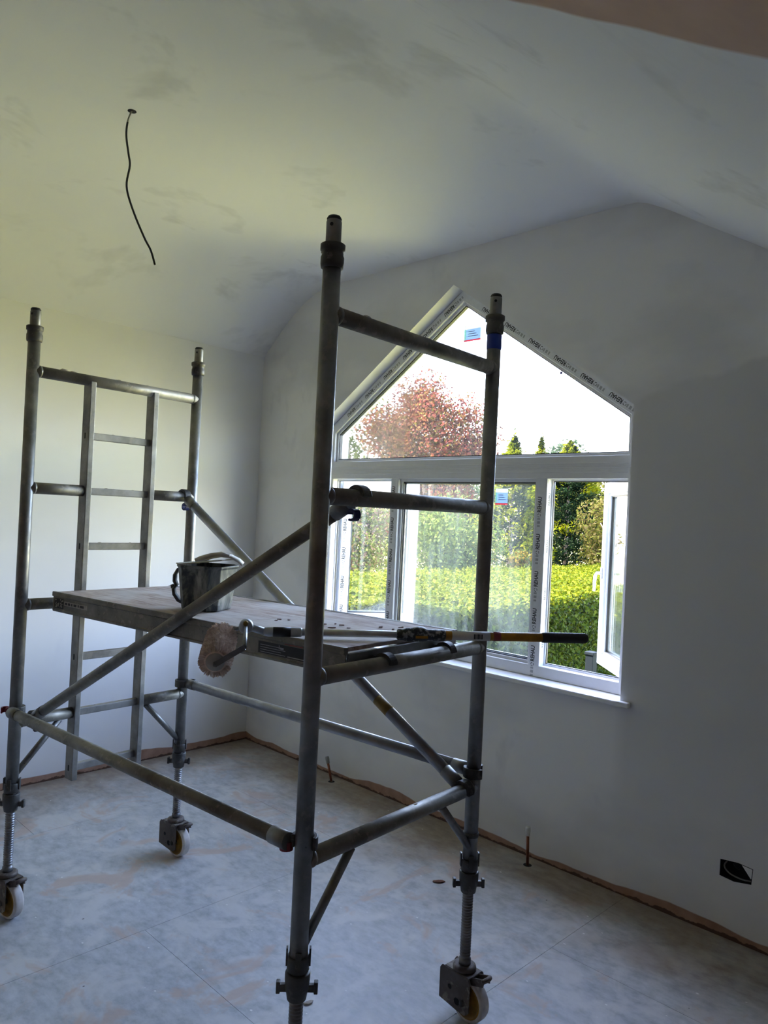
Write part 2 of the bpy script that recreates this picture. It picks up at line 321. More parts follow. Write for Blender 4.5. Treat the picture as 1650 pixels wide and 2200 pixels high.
# ceiling profile across the room: curved haunch on the left, flat, crease, slope on the right, low soffit
PROF = [(XL, 2.952), (-4.62, 3.094), (-4.50, 3.190), (-4.40, 3.255), (-4.30, 3.310), (-4.20, 3.347), (-4.10, 3.368), (-3.98, 3.376), (-3.6, ZF), (-1.82, ZF), (-1.76, 3.372), (-1.71, 3.356), (-1.66, 3.330), (-1.60, 3.296), (-1.453, 3.203), (-.8, 2.790), (-.05, 2.316), (.05, 2.268), (.14, 2.25), (.3, 2.25), (XR, 2.25)]
outer = [(XL-.3, -.25), (XR+.3, -.25)] + [(XR+.3, 2.25)] + [p for p in reversed(PROF)] + [(XL-.3, 2.952)]
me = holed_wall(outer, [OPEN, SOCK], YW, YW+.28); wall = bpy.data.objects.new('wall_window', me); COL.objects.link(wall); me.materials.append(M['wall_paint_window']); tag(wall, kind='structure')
tag(MB().box((XL-.3, YB-.3, -.25), (XL, YW+.28, 3.4)).build('wall_left', 'wall_paint'), kind='structure')
tag(MB().box((XR, YB-.3, -.25), (XR+.3, YW+.28, 2.6)).build('wall_right', 'bare_plaster'), kind='structure')
tag(MB().box((XL-.3, YB-.3, -.25), (XR+.3, YB, 3.7)).build('wall_rear', 'bare_plaster'), kind='structure')
mb = MB(); n = len(PROF); ys = (YB-.3, YW+.28)
mb.add([(x, y, z) for y in ys for x, z in PROF], [(i, i+1, n+i+1, n+i) for i in range(n-1)], True)
top = [(XL-.3, 3.05), (-3.9, 3.62), (-1.8, 3.62), (.3, 2.5), (XR+.3, 2.5)]; k = len(top)
mb.add([(x, y, z) for y in ys for x, z in top], [(k+i, k+i+1, i+1, i) for i in range(k-1)])
ce = mb.build('ceiling', 'ceiling_paint'); tag(ce, kind='structure')

# ------------------------------------------------------------------ window
YF = YW + .100                                       # inner face of the frame
win = tag(empty('window_1', (-2.91, YF, .93)), kind='structure')
def W_(mb): 
    mb.v = [(x+2.91, y-YF, z-.93) for x, y, z in mb.v]; return mb
up_out = [(-4.088, 2.078), (-1.730, 2.078), (-1.730, 2.373), (-2.910, 3.172), (-4.088, 2.373)]
up_in = inset(up_out, [.060, .060, .060, .060, .060]); g1 = inset(up_in, .004); g2 = inset(up_in, .016)
fr_up = W_(MB().ring(up_out, up_in, YF, YF+.07)).build('upper_frame', 'upvc_white', win, .004)
W_(MB().ring(up_in, g2, YF+.022, YF+.062)).build('glazing_bead', 'upvc_white', win, .002)
W_(MB().ring(inset(up_in, .0155), inset(up_in, .0215), YF+.030, YF+.054)).build('gasket', 'gasket', win)
W_(MB().prism(inset(up_in, .008), YF+.040, YF+.046)).build('glass_pane', 'glass_clean', win)
lo_out = [(-4.088, .928), (-1.730, .928), (-1.730, 2.078), (-4.088, 2.078)]
lo_in = inset(lo_out, .062)
fr_lo = W_(MB().ring(lo_out, lo_in, YF, YF+.07)).build('lower_frame', 'upvc_white', win, .004)
# grooves of the coupled transom seen as shallow ribs
for zz in (2.052, 2.075, 2.098): W_(MB().box((-4.03, YF-.003, zz-.004), (-1.79, YF+.001, zz+.004))).build('transom_rib', 'upvc_white', win, .002)
ZB, ZT = lo_in[0][1], lo_in[2][1]; XLf, XRf = lo_in[0][0], lo_in[1][0]
MU1, MU2 = (-3.452, -3.382), (-2.333, -2.260)
mull = [W_(MB().box((a, YF, ZB-.002), (b, YF+.07, ZT+.002))).build('mullion', 'upvc_white', win, .004) for a, b in (MU1, MU2)]
fx = [(MU1[1], ZB), (MU2[0], ZB), (MU2[0], ZT), (MU1[1], ZT)]
W_(MB().ring(fx, inset(fx, .017), YF+.022, YF+.062)).build('glazing_bead', 'upvc_white', win, .002)
W_(MB().ring(inset(fx, .0165), inset(fx, .0225), YF+.030, YF+.054)).build('gasket', 'gasket', win)
W_(MB().ring(inset(fx, .018), inset(fx, .030), YF+.0465, YF+.0535)).build('spacer_bar', 'spacer_bar', win)
W_(MB().prism(inset(fx, .009), YF+.040, YF+.046)).build('glass_pane', 'glass_dirty', win)
# rebates with dark seals in the two open casement bays
for a, b in ((XLf, MU1[0]), (MU2[1], XRf)):
    q = [(a, ZB), (b, ZB), (b, ZT), (a, ZT)]
    W_(MB().ring(q, inset(q, .010), YF+.045, YF+.068)).build('rebate', 'upvc_white', win)
    W_(MB().ring(inset(q, .010), inset(q, .014), YF+.050, YF+.062)).build('gasket', 'gasket', win)
# casements: local x runs from the hinge to the free edge, y towards the outside face
def casement(hx, hy, ang, w, flip, dirt):
    h0, h1 = ZB-.005-.93, ZT+.005-.93; o = [(0, h0), (w, h0), (w, h1), (0, h1)]; i1 = inset(o, .062)
    T = Matrix.Translation((hx+2.91, hy-YF, 0)) @ Matrix.Rotation(ang, 4, 'Z')
    if flip: T = T @ Matrix.Scale(-1, 4, (0, 1, 0))
    def B(mb, name, mat, par=None, bev=0):
        mb.v = [tuple(T @ Vector(v)) for v in mb.v]; return mb.build(name, mat, par or win, bev)
    s = B(MB().ring(o, i1, -.002, .058), 'casement_sash', 'upvc_white', None, .005)
    B(MB().ring(inset(o, -.012), inset(o, .02), .046, .062), 'sash_lip', 'upvc_white', s, .002)
    B(MB().ring(i1, inset(i1, .015), .012, .050), 'glazing_bead', 'upvc_white', s, .002)
    B(MB().ring(inset(i1, .0145), inset(i1, .0205), .022, .044), 'gasket', 'gasket', s)
    B(MB().ring(inset(i1, .016), inset(i1, .029), .0345, .0395), 'spacer_bar', 'spacer_bar', s)
    B(MB().prism(inset(i1, .007), .028, .034), 'glass_pane', dirt, s)
    zc = (h0+h1)/2
    hb = MB().box((w-.045, -.010, zc-.032), (w-.019, -.002, zc+.032)); hb.path([(w-.032, -.008, zc), (w-.032, -.032, zc), (w-.030, -.040, zc-.015), (w-.026, -.042, zc-.055), (w-.022, -.041, zc-.105)], [.009, .009, .010, .0095, .008], 12)
    B(hb, 'handle', 'upvc_white', s, .002)
    B(MB().box((w, .010, h0+.08), (w+.0035, .030, h1-.08)), 'lock_strip', 'spacer_bar', s)
    B(MB().box((.004, .020, h1), (.22, .034, h1+.009)), 'hinge_stay', 'spacer_bar', s); B(MB().box((.004, .020, h0-.009), (.22, .034, h0)), 'hinge_stay', 'spacer_bar', s)
    return s, T, (w, h0, h1)
sL, TL, dL = casement(-4.000, YF+.072, math.radians(59), .575, False, 'glass_mid')
sR, TR, dR = casement(-1.795, YF+.072, math.radians(180-45), .490, True, 'glass_mid')
# inner sill board with horns
sl = MB().box((-4.086, YW-.034, .9015), (-1.733, YF+.010, .9275)); sl.box((-4.14, YW-.034, .9015), (-4.086, YW-.0005, .9275)); sl.box((-1.733, YW-.034, .9015), (-1.672, YW-.0005, .9275))
W_(sl).build('window_sill', 'sill_white', win, .006)
W_(MB().box((-4.088, YF+.062, .885), (-1.73, YW+.36, .927))).build('outer_sill', 'upvc_white', win)
# protective film with its printing
def text_mesh(txt, size, bold=.02, sx=.8):
    cu = bpy.data.curves.new('txt', 'FONT'); cu.body = txt; cu.size = size; cu.offset = bold*size; cu.align_x = 'LEFT'; cu.resolution_u = 3
    o = bpy.data.objects.new('txt', cu); COL.objects.link(o); bpy.context.view_layer.update()
    me = bpy.data.meshes.new_from_object(o.evaluated_get(bpy.context.evaluated_depsgraph_get())); bpy.data.objects.remove(o)
    for v in me.vertices: v.co.x *= sx
    return me
rehau = text_mesh('REHAU', .034, .028, .80); rehau.name = 'film_lettering'
mk = MB()                                            # round-arrow mark before the name, x left of the lettering
for q in range(3): mk.arc((-.016, .012, 0), (0, 0, 1), (1, 0, 0), .0075, .0105, q*2.09, q*2.09+1.5, .0001, 5)
mark = mk.mesh('film_mark'); 
gk = MB(); 
for q, (x, w_) in enumerate(((-.040, .010), (-.062, .014), (-.080, .010))): gk.box((x, .004, 0), (x+w_, .022, .0001))
small = gk.mesh('film_small_print')
rehau.materials.append(M['ink_black']); mark.materials.append(M['ink_black']); small.materials.append(M['ink_grey'])
def printing(parent, p0, d, nrm, step, count, start=0.0, every=1, scale=1.0):
    d = Vector(d).normalized(); nrm = Vector(nrm).normalized(); up = nrm.cross(d)
    for i in range(count):
        p = Vector(p0) + d*(start + i*step) + nrm*.0016
        Mx = Matrix(((d.x*scale, up.x*scale, nrm.x, p.x), (d.y*scale, up.y*scale, nrm.y, p.y), (d.z*scale, up.z*scale, nrm.z, p.z), (0,0,0,1)))
        for nm, me_ in (('film_lettering', rehau), ('film_mark', mark), ('film_small_print', small)):
            o = bpy.data.objects.new(nm, me_); COL.objects.link(o); o.parent = parent; o.matrix_local = Mx
def film(parent, p0, p1, w, nrm):
    p0 = Vector(p0); p1 = Vector(p1); d = (p1-p0).normalized(); nrm = Vector(nrm).normalized(); up = nrm.cross(d)
    vs = [p0-up*w/2+nrm*.0005, p1-up*w/2+nrm*.0005, p1+up*w/2+nrm*.0005, p0+up*w/2+nrm*.0005]; vs += [v+nrm*.0006 for v in vs]
    MB().add(vs, [(0,3,2,1),(4,5,6,7),(0,1,5,4),(1,2,6,5),(2,3,7,6),(3,0,4,7)]).build('protective_film', 'film_white', parent)
def loc(x, y, z): return (x+2.91, y-YF, z-.93)
NI = (0, -1, 0)
# mullions, reading upwards on the room side (text baseline on the +x side)
for (a, b), st in ((MU1, .07), (MU2, .02)):
    pm = mull[0] if (a, b) == MU1 else mull[1]; xc = (a+b)/2
    film(pm, loc(xc, YF, ZB), loc(xc, YF, ZT), .058, NI)
    printing(pm, loc(xc+.006, YF, ZB), (0, 0, 1), NI, .205, 5, st)
film(fr_lo, loc(XLf-.03, YF, ZB), loc(XLf-.03, YF, ZT), .052, NI); printing(fr_lo, loc(XLf-.022, YF, ZB), (0, 0, 1), NI, .205, 5, .06)
film(mull[1], loc(MU2[1], YF+.028, ZB), loc(MU2[1], YF+.028, ZT), .036, (1, 0, 0)); printing(mull[1], loc(MU2[1], YF+.034, ZB), (0, 0, 1), (1, 0, 0), .26, 4, .10, scale=.8)
# sloping rails of the upper frame
for (x0, z0), (x1, z1), st, cnt in (((-4.088, 2.373), (-2.910, 3.172), .10, 6), ((-2.910, 3.172), (-1.730, 2.373), .12, 6)):
    d = Vector((x1-x0, 0, z1-z0)).normalized(); nin = Vector((d.z, 0, -d.x)); 
    a = Vector(loc(x0, YF, z0)) + nin*.030 + d*.05; b = Vector(loc(x1, YF, z1)) + nin*.030 - d*.05
    film(fr_up, a, b, .050, NI); printing(fr_up, b - d*.02 + nin*-.008, -d, NI, .205, cnt, .04)
# film on the open left casement's inner face
def tl(T, x, y, z): return T @ Vector((x, y, z))
w, h0, h1 = dL
nL = (TL.to_3x3() @ Vector((0, -1, 0))); film(sL, tl(TL, .031, -.002, h0+.005), tl(TL, .031, -.002, h1-.005), .050, nL); printing(sL, tl(TL, .040, -.002, h0), (0, 0, 1), nL, .205, 5, .05)
nR = (TR.to_3x3() @ Vector((0, -1, 0))); w, h0, h1 = dR
a = tl(TR, w-.06, -.002, h0+.031); b = tl(TR, .06, -.002, h0+.031); film(sR, a, b, .046, nR)
for q in range(5): 
    p = a.lerp(b, .1+.19*q); MB().beam(p+nR*.0012, p+nR*.0013+(b-a).normalized()*.03, .018, .0003, nR).build('film_small_print', 'ink_grey', sR)
# glass labels
def sticker(x0, x1, z0, z1):
    h = z1-z0; w = x1-x0; yy0, yy1 = YF+.0385, YF+.0392
    lab = None
    for nm, a, b, c, d, mt in (('glass_label', 0, 1, .74, 1, 'thin_sticker_white'), ('label_print', .12, 1, .10, .74, 'thin_sticker_blue'), ('label_mark', 0, .12, .10, .74, 'thin_sticker_green'), ('label_stripe', 0, 1, 0, .10, 'thin_sticker_red')):
        o = W_(MB().box((x0+a*w, yy0, z0+c*h), (x0+b*w, yy1, z0+d*h))).build(nm, mt, lab or win); lab = lab or o
    for q in range(3): W_(MB().box((x0+.25*w, yy0-.0004, z0+(.30+.14*q)*h), (x1-(.15+.1*q)*w, yy0-.0001, z0+(.34+.14*q)*h))).build('label_line', 'ink_grey', lab)
sticker(-2.925, -2.797, 2.858, 2.958); sticker(-2.632, -2.545, 1.868, 1.962)
W_(MB().box((-2.237, YF+.0385, 2.593), (-2.222, YF+.0397, 2.608))).build('glass_tag', 'sticker_purple', win)

# ------------------------------------------------------------------ scaffold tower (its own axes: x along the deck, y across)
TW = tag(empty('scaffold_tower', (-1.5722, 1.3466, 0), .0747), 'wheeled aluminium scaffold tower with two end frames and tube braces', 'scaffold')
LX, WY, Z0 = -1.7706, .8365, .8175
RT = .0254
ZR = [Z0 + .5*i for i in range(4)]
def post(x, y, capd=True):
    p = MB().tube((x, y, .545), (x, y, 2.452), RT, 28).build('post', 'alu_tube', TW)
    sp = MB().lathe([(0, 2.40), (.0215, 2.40), (.0215, 2.568), (.0195, 2.574)], (x, y, 0), seg=28).build('spigot', 'alu_tube', p)
    MB().lathe([(.0196, 2.572), (.021, 2.577), (.017, 2.584), (0, 2.586)], (x, y, 0), seg=20).build('end_cap', 'rubber_black', p)
    MB().tube((x+.012, y-.0205, 2.555), (x+.0125, y-.0222, 2.555), .005, 12).build('pin_hole', 'hole_dark', p)
    c = MB().lathe([(.0255, 2.440), (.031, 2.442), (.0325, 2.452), (.0325, 2.470), (.0300, 2.476), (.0300, 2.486), (.0345, 2.490), (.0345, 2.505), (.030, 2.508), (.0215, 2.508)], (x, y, 0), seg=28)
    c.box((x-.037, y-.008, 2.488), (x-.028, y+.008, 2.506)); c.build('locking_collar', 'cast_dark', p)
    g = MB().lathe([(.0256, .520), (.0305, .522), (.0305, .558), (.0290, .562), (.0256, .562)], (x, y, 0), seg=24)
    for q in range(4):
        a = math.pi/4 + q*math.pi/2; g.box((-.008, .029, .535), (.008, .034, .582), Matrix.Translation((x, y, 0)) @ Matrix.Rotation(a, 4, 'Z'))
    g.build('leg_clip', 'cast_dark', p)
    return p
PA, PB, PC, PD = post(0, 0), post(0, WY), post(LX, 0), post(LX, WY)
MB().lathe([(.0256, 2.385), (.0268, 2.387), (.0268, 2.436), (.0256, 2.438)], (0, WY, 0), seg=24).build('tape_band', 'tape_blue', PB)
for k in range(4): MB().lathe([(.0256, .640), (.028, .641), (.028, .655), (.0256, .656)], (0, WY, 0)).build('weld_ring', 'cast_dark', PB) if k == 0 else None
S1, S2 = .262, .585                                  # ladder stiles of the far frame
def rung(x, y0, y1, z, only=0, mat='alu_splashed'):
    r = MB().tube((x, y0, z), (x, y1, z), RT*.98, 24).build('rung', mat, TW)
    for yy, s in ((y0, 1), (y1, -1)):
        if only in (0, s): MB().lathe([(.0246, 0), (.0268, .003), (.0262, .008), (.0248, .011)], (x, yy+s*.022, z), (0, s, 0), 20).build('weld_bead', 'alu_tube', r)
    return r
rn = [rung(0, 0, WY, z) for z in ZR]
rf = [rung(LX, 0, WY, ZR[3])]
for k in range(3): rf.append(rung(LX, 0, S1, ZR[k], 1)); rf.append(rung(LX, S2, WY, ZR[k], -1))
# dried plaster lumps on top of some rungs
def lumps(r, x, z, ys):
    for y_, s_ in ys: MB().blob((x, y_, z+.0225), s_, (.9, 1.8, .7), .5).build('plaster_lump', 'plaster_lump', r)
lumps(rn[3], 0, ZR[3], ((.15, .010), (.45, .007), (.62, .006))); lumps(rn[2], 0, ZR[2], ((.3, .004), (.7, .006))); lumps(rf[0], LX, ZR[3], ((.14, .012), (.18, .009), (.40, .007), (.55, .006)))
lumps(rn[0], 0, ZR[0], ((.5, .006),))
# ladder
for y in (S1, S2):
    st = MB().box((LX-.032, y-.0135, .515), (LX+.032, y+.0125, ZR[3]-.006)).build('ladder_stile', 'alu_ladder', TW, .0025)
    for z in (2.0675, 1.5675, 1.0675, .5675): MB().box((LX-.006, y-.0139, z-.013), (LX+.005, y-.0132, z+.013)).build('rung_slot', 'hole_dark', st)
for z in (2.0675, 1.8175, 1.5675, 1.3175, 1.0675, .8175, .5675):
    r = MB().box((LX-.014, S1+.0125, z-.016), (LX+.014, S2-.0125, z+.016)).build('ladder_rung', 'alu_ladder', TW, .003)
    lumps(r, LX, z-.007, ((.32+.1*random.random(), .005), (.50, .004)))
# knee struts
for x, ya, za, yb, zb in ((0, .195, ZR[0]-.022, .018, .585), (0, .645, ZR[0]-.022, WY-.016, .610), (LX, .195, ZR[0]-.022, .018, .600), (LX, .625, ZR[0]-.022, WY-.018, .590)):
    MB().path([(x, ya, za), (x, yb, zb)], .0135, 16).build('knee_strut', 'alu_tube', TW)
# braces
def claw(br, c, axis, start, a0, a1, clip, cdir):
    c = Vector(c); MB().arc(c, axis, start, .0262, .0385, a0, a1, .036).build('brace_hook', 'cast_dark', br, .003)
    ax = Vector(axis).normalized()
    MB().arc(c + Vector(cdir)*.052, axis, start, .012, .019, 0, 5.2, .024, 12).build('trigger_clip', clip, br)
def brace(p0, p1, name, hooks, mat='alu_splashed'):
    p0 = Vector(p0); p1 = Vector(p1); b = MB().tube(p0, p1, .0222, 24).build(name, mat, TW)
    d = (p1-p0).normalized()
    for q, e in ((p0, d), (p1, -d)): MB().path([q-e*.030, q+e*.035], .0243, 20).build('brace_end', 'alu_tube', b)
    for h in hooks: claw(b, *h)
    return b
# along the front and the back, gripping the posts just above the lowest rungs
ZH = ZR[0] + .052
brace((LX+.060, -.030, ZH), (-.060, -.030, ZH), 'horizontal_brace', (((LX, 0, ZH), (0,0,1), (1,-.4,0), -.3, 3.4, 'clip_red', (-.5, -.6, 0)), ((0, 0, ZH), (0,0,1), (-1,-.4,0), .3, -3.4, 'clip_red', (-.85, -.45, -.3))))
brace((LX+.055, WY+.012, ZH+.0), (-.060, WY+.012, ZH), 'horizontal_brace', (((LX, WY, ZH), (0,0,1), (1,.2,0), .3, -3.3, 'rubber_black', (.2, .9, 0)), ((0, WY, ZH), (0,0,1), (-1,.2,0), -.3, 3.3, 'rubber_black', (-.3, .9, 0))), 'alu_clean')
# diagonals, hooked over rungs
def diag(y0, z0, x0, y1, z1, x1, mat):
    s = 1 if x1 > x0 else -1
    a = Vector((x0 + s*.050, y0, z0 + .035)); b = Vector((x1 - s*.062, y1, z1 - .030)); d = (b-a).normalized()
    return brace(a, b, 'diagonal_brace', (((x0, y0, z0), (0,1,0), (s, 0, .5), -2.9*s, .5*s, 'rubber_black', (s*.6, 0, -.55)), ((x1, y1, z1), (0,1,0), (-s, 0, .1), -.4*s, 2.9*s, 'clip_blue', (-s*.35, 0, -.95))), mat)
d1 = diag(.082, ZR[0], LX, .155, ZR[2], 0, 'alu_splashed')
d2 = diag(.772, ZR[0], 0, .790, ZR[2], LX, 'alu_clean')
MB().path([Vector((-.415, .776, 1.0585)), Vector((-.350, .7753, 1.0218))], .02255, 20).build('warning_sticker', 'label_yellow', d2)
# adjustable legs with wing nuts
def leg(x, y):
    prof = [(0, .185), (.0185, .185)]; z = .215
    prof += [(.0215, .186), (.0215, .206), (.0178, .208)]
    while z < .440: prof += [(.0160, z), (.0196, z+.0028), (.0196, z+.0050), (.0160, z+.0078)]; z += .0100
    prof += [(.0178, .53), (0, .53)]
    l = MB().lathe(prof, (x, y, 0), seg=24).build('adjustable_leg', 'steel_thread', TW)
    n_ = MB().lathe([(.018, .440), (.0265, .442), (.0295, .462), (.0325, .470), (.0345, .498), (.0345, .516), (.0260, .518)], (x, y, 0), seg=24)
    for a in (.75, .75+math.pi):
        Mx = Matrix.Translation((x, y, 0)) @ Matrix.Rotation(a, 4, 'Z'); n_.box((.026, -.007, .462), (.053, .007, .482), Mx); n_.box((.046, -.009, .458), (.057, .009, .490), Mx)
    n_.build('wing_nut', 'cast_dark', l, .002)
# castors
def caster(x, y, yaw, drop=0):
    Mx = Matrix.Translation((x, y, 0)) @ Matrix.Rotation(yaw, 4, 'Z')
    def B(mb, name, mat, par, bev=0):
        mb.v = [tuple(Mx @ Vector(v)) for v in mb.v]; return mb.build(name, mat, par, bev)
    poly = [(-.080, .152), (-.070, .166), (.054, .166), (.060, .150), (.060, .050), (.040, .034), (.000, .036), (-.080, .046)]
    b = MB().box((-.060, -.038, .160), (.052, .038, .168)); b.prism(poly, -.041, -.036); b.prism(poly, .036, .041)
    br = B(b, 'castor_bracket', 'steel_rusty', TW, .003)
    B(MB().lathe([(0, .168), (.040, .168), (.042, .174), (.040, .182), (.030, .186), (.0, .187)]), 'swivel_ring', 'steel_rusty', br)
    wx, wr = .030, .0745
    B(MB().lathe([(.056, -.021), (.066, -.0215), (.0725, -.019), (wr, -.012), (wr, .012), (.0725, .019), (.066, .0215), (.056, .021)], (wx, 0, wr), (0, 1, 0), 40), 'tyre', 'wheel_tyre', br)
    B(MB().lathe([(0, -.016), (.018, -.018), (.020, -.010), (.050, -.008), (.054, -.0205), (.0585, -.0222), (.0615, -.0215), (.0615, .0215), (.0585, .0222), (.054, .0205), (.050, .008), (.020, .010), (.018, .018), (0, .016)], (wx, 0, wr), (0, 1, 0), 40), 'wheel_hub', 'wheel_hub', br)
    B(MB().lathe([(0, -.0475), (.011, -.047), (.0125, -.041), (.0125, .041), (.011, .047), (0, .0475)], (wx, 0, wr), (0, 1, 0), 6), 'axle_bolt', 'cast_dark', br)
    B(MB().lathe([(0, -.0416), (.009, -.0414)], (-.03, 0, .105), (0, 1, 0), 12), 'bracket_hole', 'hole_dark', br)
    B(MB().lathe([(0, -.0416), (.013, -.0414)], (.005, 0, .068), (0, 1, 0), 12), 'bracket_hole', 'hole_dark', br)
    lv = MB().beam((.046, -.019, .150), (.098, -.019, .168), .003, .026); lv.beam((.046, .019, .150), (.098, .019, .168), .003, .026); lv.path([(.098, -.022, .172), (.104, -.012, .176), (.106, 0, .177), (.104, .012, .176), (.098, .022, .172)], .0085, 10)
    B(lv, 'brake_lever', 'steel_rusty', br)
for (x, y), yw in zip(((0, 0), (0, WY), (LX, 0), (LX, WY)), (-.1, -.12, .12, .02)): leg(x, y); caster(x, y, yw)

# ------------------------------------------------------------------ deck
DK = tag(empty('scaffold_deck', (-1.5722 + .9972*-.885 - .0746*.440, 1.3466 + .0746*-.885 + .9972*.440, 1.292), .0747 + math.radians(2.0)), 'plywood scaffold platform with aluminium side rails, scattered with plaster dust', 'platform')
DL, DW, DH = .838, .300, .0825                       # half length, half width, height
def plank_mesh():
    m = MB(); nx, ny = 44, 14; vs = []
    for j in range(ny+1):
        for i in range(nx+1):
            x = -DL+.004 + (2*DL-.008)*i/nx; y = -DW+.012 + (2*DW-.024)*j/ny; vs.append((x, y, DH + .0015*noise.noise(Vector((x*6, y*14, 0)))))
    fs = [(j*(nx+1)+i, j*(nx+1)+i+1, (j+1)*(nx+1)+i+1, (j+1)*(nx+1)+i) for j in range(ny) for i in range(nx)]; m.add(vs, fs, True)
    m.box((-DL+.004, -DW+.012, DH-.011), (DL-.004, DW-.012, DH-.0025)); return m
# fixed board, trapdoor and end board, with narrow gaps between
bounds = (-DL+.004, -.31, .265, DL-.004)
for a, b in zip(bounds[:-1], bounds[1:]):
    m = MB(); a2, b2 = a+.0018, b-.0018; nx = int((b2-a2)/.04); ny = 14; vs = []
    for j in range(ny+1):
        for i in range(nx+1):
            x = a2+(b2-a2)*i/nx; y = -DW+.011+(2*DW-.022)*j/ny; vs.append((x, y, DH+.0012*noise.noise(Vector((x*6, y*14, 0)))))
    m.add(vs, [(j*(nx+1)+i, j*(nx+1)+i+1, (j+1)*(nx+1)+i+1, (j+1)*(nx+1)+i) for j in range(ny) for i in range(nx)], True)
    m.box((a2, -DW+.011, DH-.012), (b2, DW-.011, DH-.002)); m.build('deck_board', 'plywood', DK)
for s in (-1, 1):
    pr = [(0, 0), (.028, 0), (.028, .006), (.006, .010), (.006, .062), (.012, .066), (.012, .0835), (-.004, .0850), (-.006, .080), (-.006, .066), (0, .062), (0, .012), (-.003, .008)]
    m = MB(); n = len(pr); vs = [(x, s*(-DW + py), pz) for x in (-DL, DL) for py, pz in pr]
    m.add(vs, [tuple(range(n)), tuple(range(n, 2*n))] + [(i, (i+1) % n, n+(i+1) % n, n+i) for i in range(n)]); rl = m.build('side_rail', 'alu_splashed', DK)
    if s == -1:
        lb = MB().box((-DL+.012, -DW-.0008, .016), (-DL+.085, -DW+.0005, .058)).build('grip_label', 'label_dark', rl)
        m = MB()
        for q in range(34): 
            x = -DL+.016+random.random()*.062; z = .019+random.random()*.033; m.box((x, -DW-.0012, z), (x+.003+random.random()*.006, -DW-.0006, z+.002+random.random()*.004))
        m.build('label_speckle', 'label_pale', lb)
        lb = MB().box((-DL+.092, -DW-.0008, .032), (-DL+.272, -DW+.0005, .050)).build('notice_label', 'label_pale', rl); x = -DL+.100; m = MB()
        for wd in (.018, .020, .012, .026, .010, .034):
            for q in range(int(wd/.0045)): m.box((x+q*.0045, -DW-.0012, .036), (x+q*.0045+.0032, -DW-.0006, .046))
            x += wd+.006
        m.build('notice_text', 'ink_black', lb)
        lb = MB().box((.465, -DW-.0008, .017), (.690, -DW+.0005, .055)).build('rating_label', 'label_dark', rl); m = MB()
        for q in range(4): m.box((.475, -DW-.0012, .021+q*.0075), (.59-.02*(q % 2), -DW-.0006, .0228+q*.0075))
        m.box((.560, -DW-.0012, .040), (.563, -DW-.0006, .052)); m.box((.566, -DW-.0012, .040), (.582, -DW-.0006, .046)); m.box((.60, -DW-.0012, .020), (.68, -DW-.0006, .023)); m.build('rating_text', 'ink_grey', lb)
        MB().box((.585, -DW-.0008, .058), (.665, -DW+.0003, .0605)).build('paint_smear', 'label_red', rl)
for s in (-1, 1):
    e = MB().box((s*DL-.006, -DW+.012, .006), (s*DL+.004, DW-.012, .066)).build('end_rail', 'alu_tube', DK, .002)
    hx = .885 if s > 0 else -.885
    for y in (-.165, .165):
        h = MB().arc((hx, y, .0255), (0, 1, 0), (-s, 0, .45), .0262, .0370, -.2*s, 2.6*s, .030, 12); h.box((min(s*DL, hx-s*.028), y-.015, .030), (max(s*DL, hx-s*.028), y+.015, .050)); h.build('deck_hook', 'cast_dark', DK)
DKM = Matrix.Translation(DK.location) @ Matrix.Rotation(DK.rotation_euler.z, 4, 'Z')
ZD = 1.292 + DH + .0013                              # walking surface

# flakes lying on the deck
flk = [(-1.985, 1.715, 0), (-2.005, 1.760, 1), (-1.955, 1.800, 2), (-1.930, 1.735, 3), (-1.99, 1.80, 4), (-1.90, 1.78, 5), (-1.86, 1.90, 6), (-1.82, 1.96, 7), (-1.80, 1.90, 8), (-2.15, 1.66, 9), (-2.17, 1.69, 10), (-2.14, 1.71, 11), (-1.75, 1.99, 12), (-2.0, 1.74, 13)]
for x, y, i in flk:
    r = .017 if i in (0, 1, 3, 6) else .006 + .005*random.random(); a = random.random()*6; k = 6
    poly = [(r*(.6+.6*random.random())*math.cos(q*6.283/k), r*.45*(.6+.6*random.random())*math.sin(q*6.283/k)) for q in range(k)]
    m = MB(); vs = [(px, py, .0003+.001*random.random()) for px, py in poly]+[(px*.9, py*.9, .0025+.002*random.random()) for px, py in poly]
    m.add(vs, [tuple(reversed(range(k))), tuple(range(k, 2*k))]+[(q, (q+1) % k, k+(q+1) % k, k+q) for q in range(k)])
    o = m.build('plaster_flake', 'chip_brown'); o.location = (x, y, ZD); o.rotation_euler = (0, 0, a); tag(o, *(('large curled brown flake of plaster on the plywood deck', 'flake', 'large flakes on the deck') if r > .012 else ('tiny brown crumb of plaster on the plywood deck', 'flake', 'tiny crumbs on the deck')))

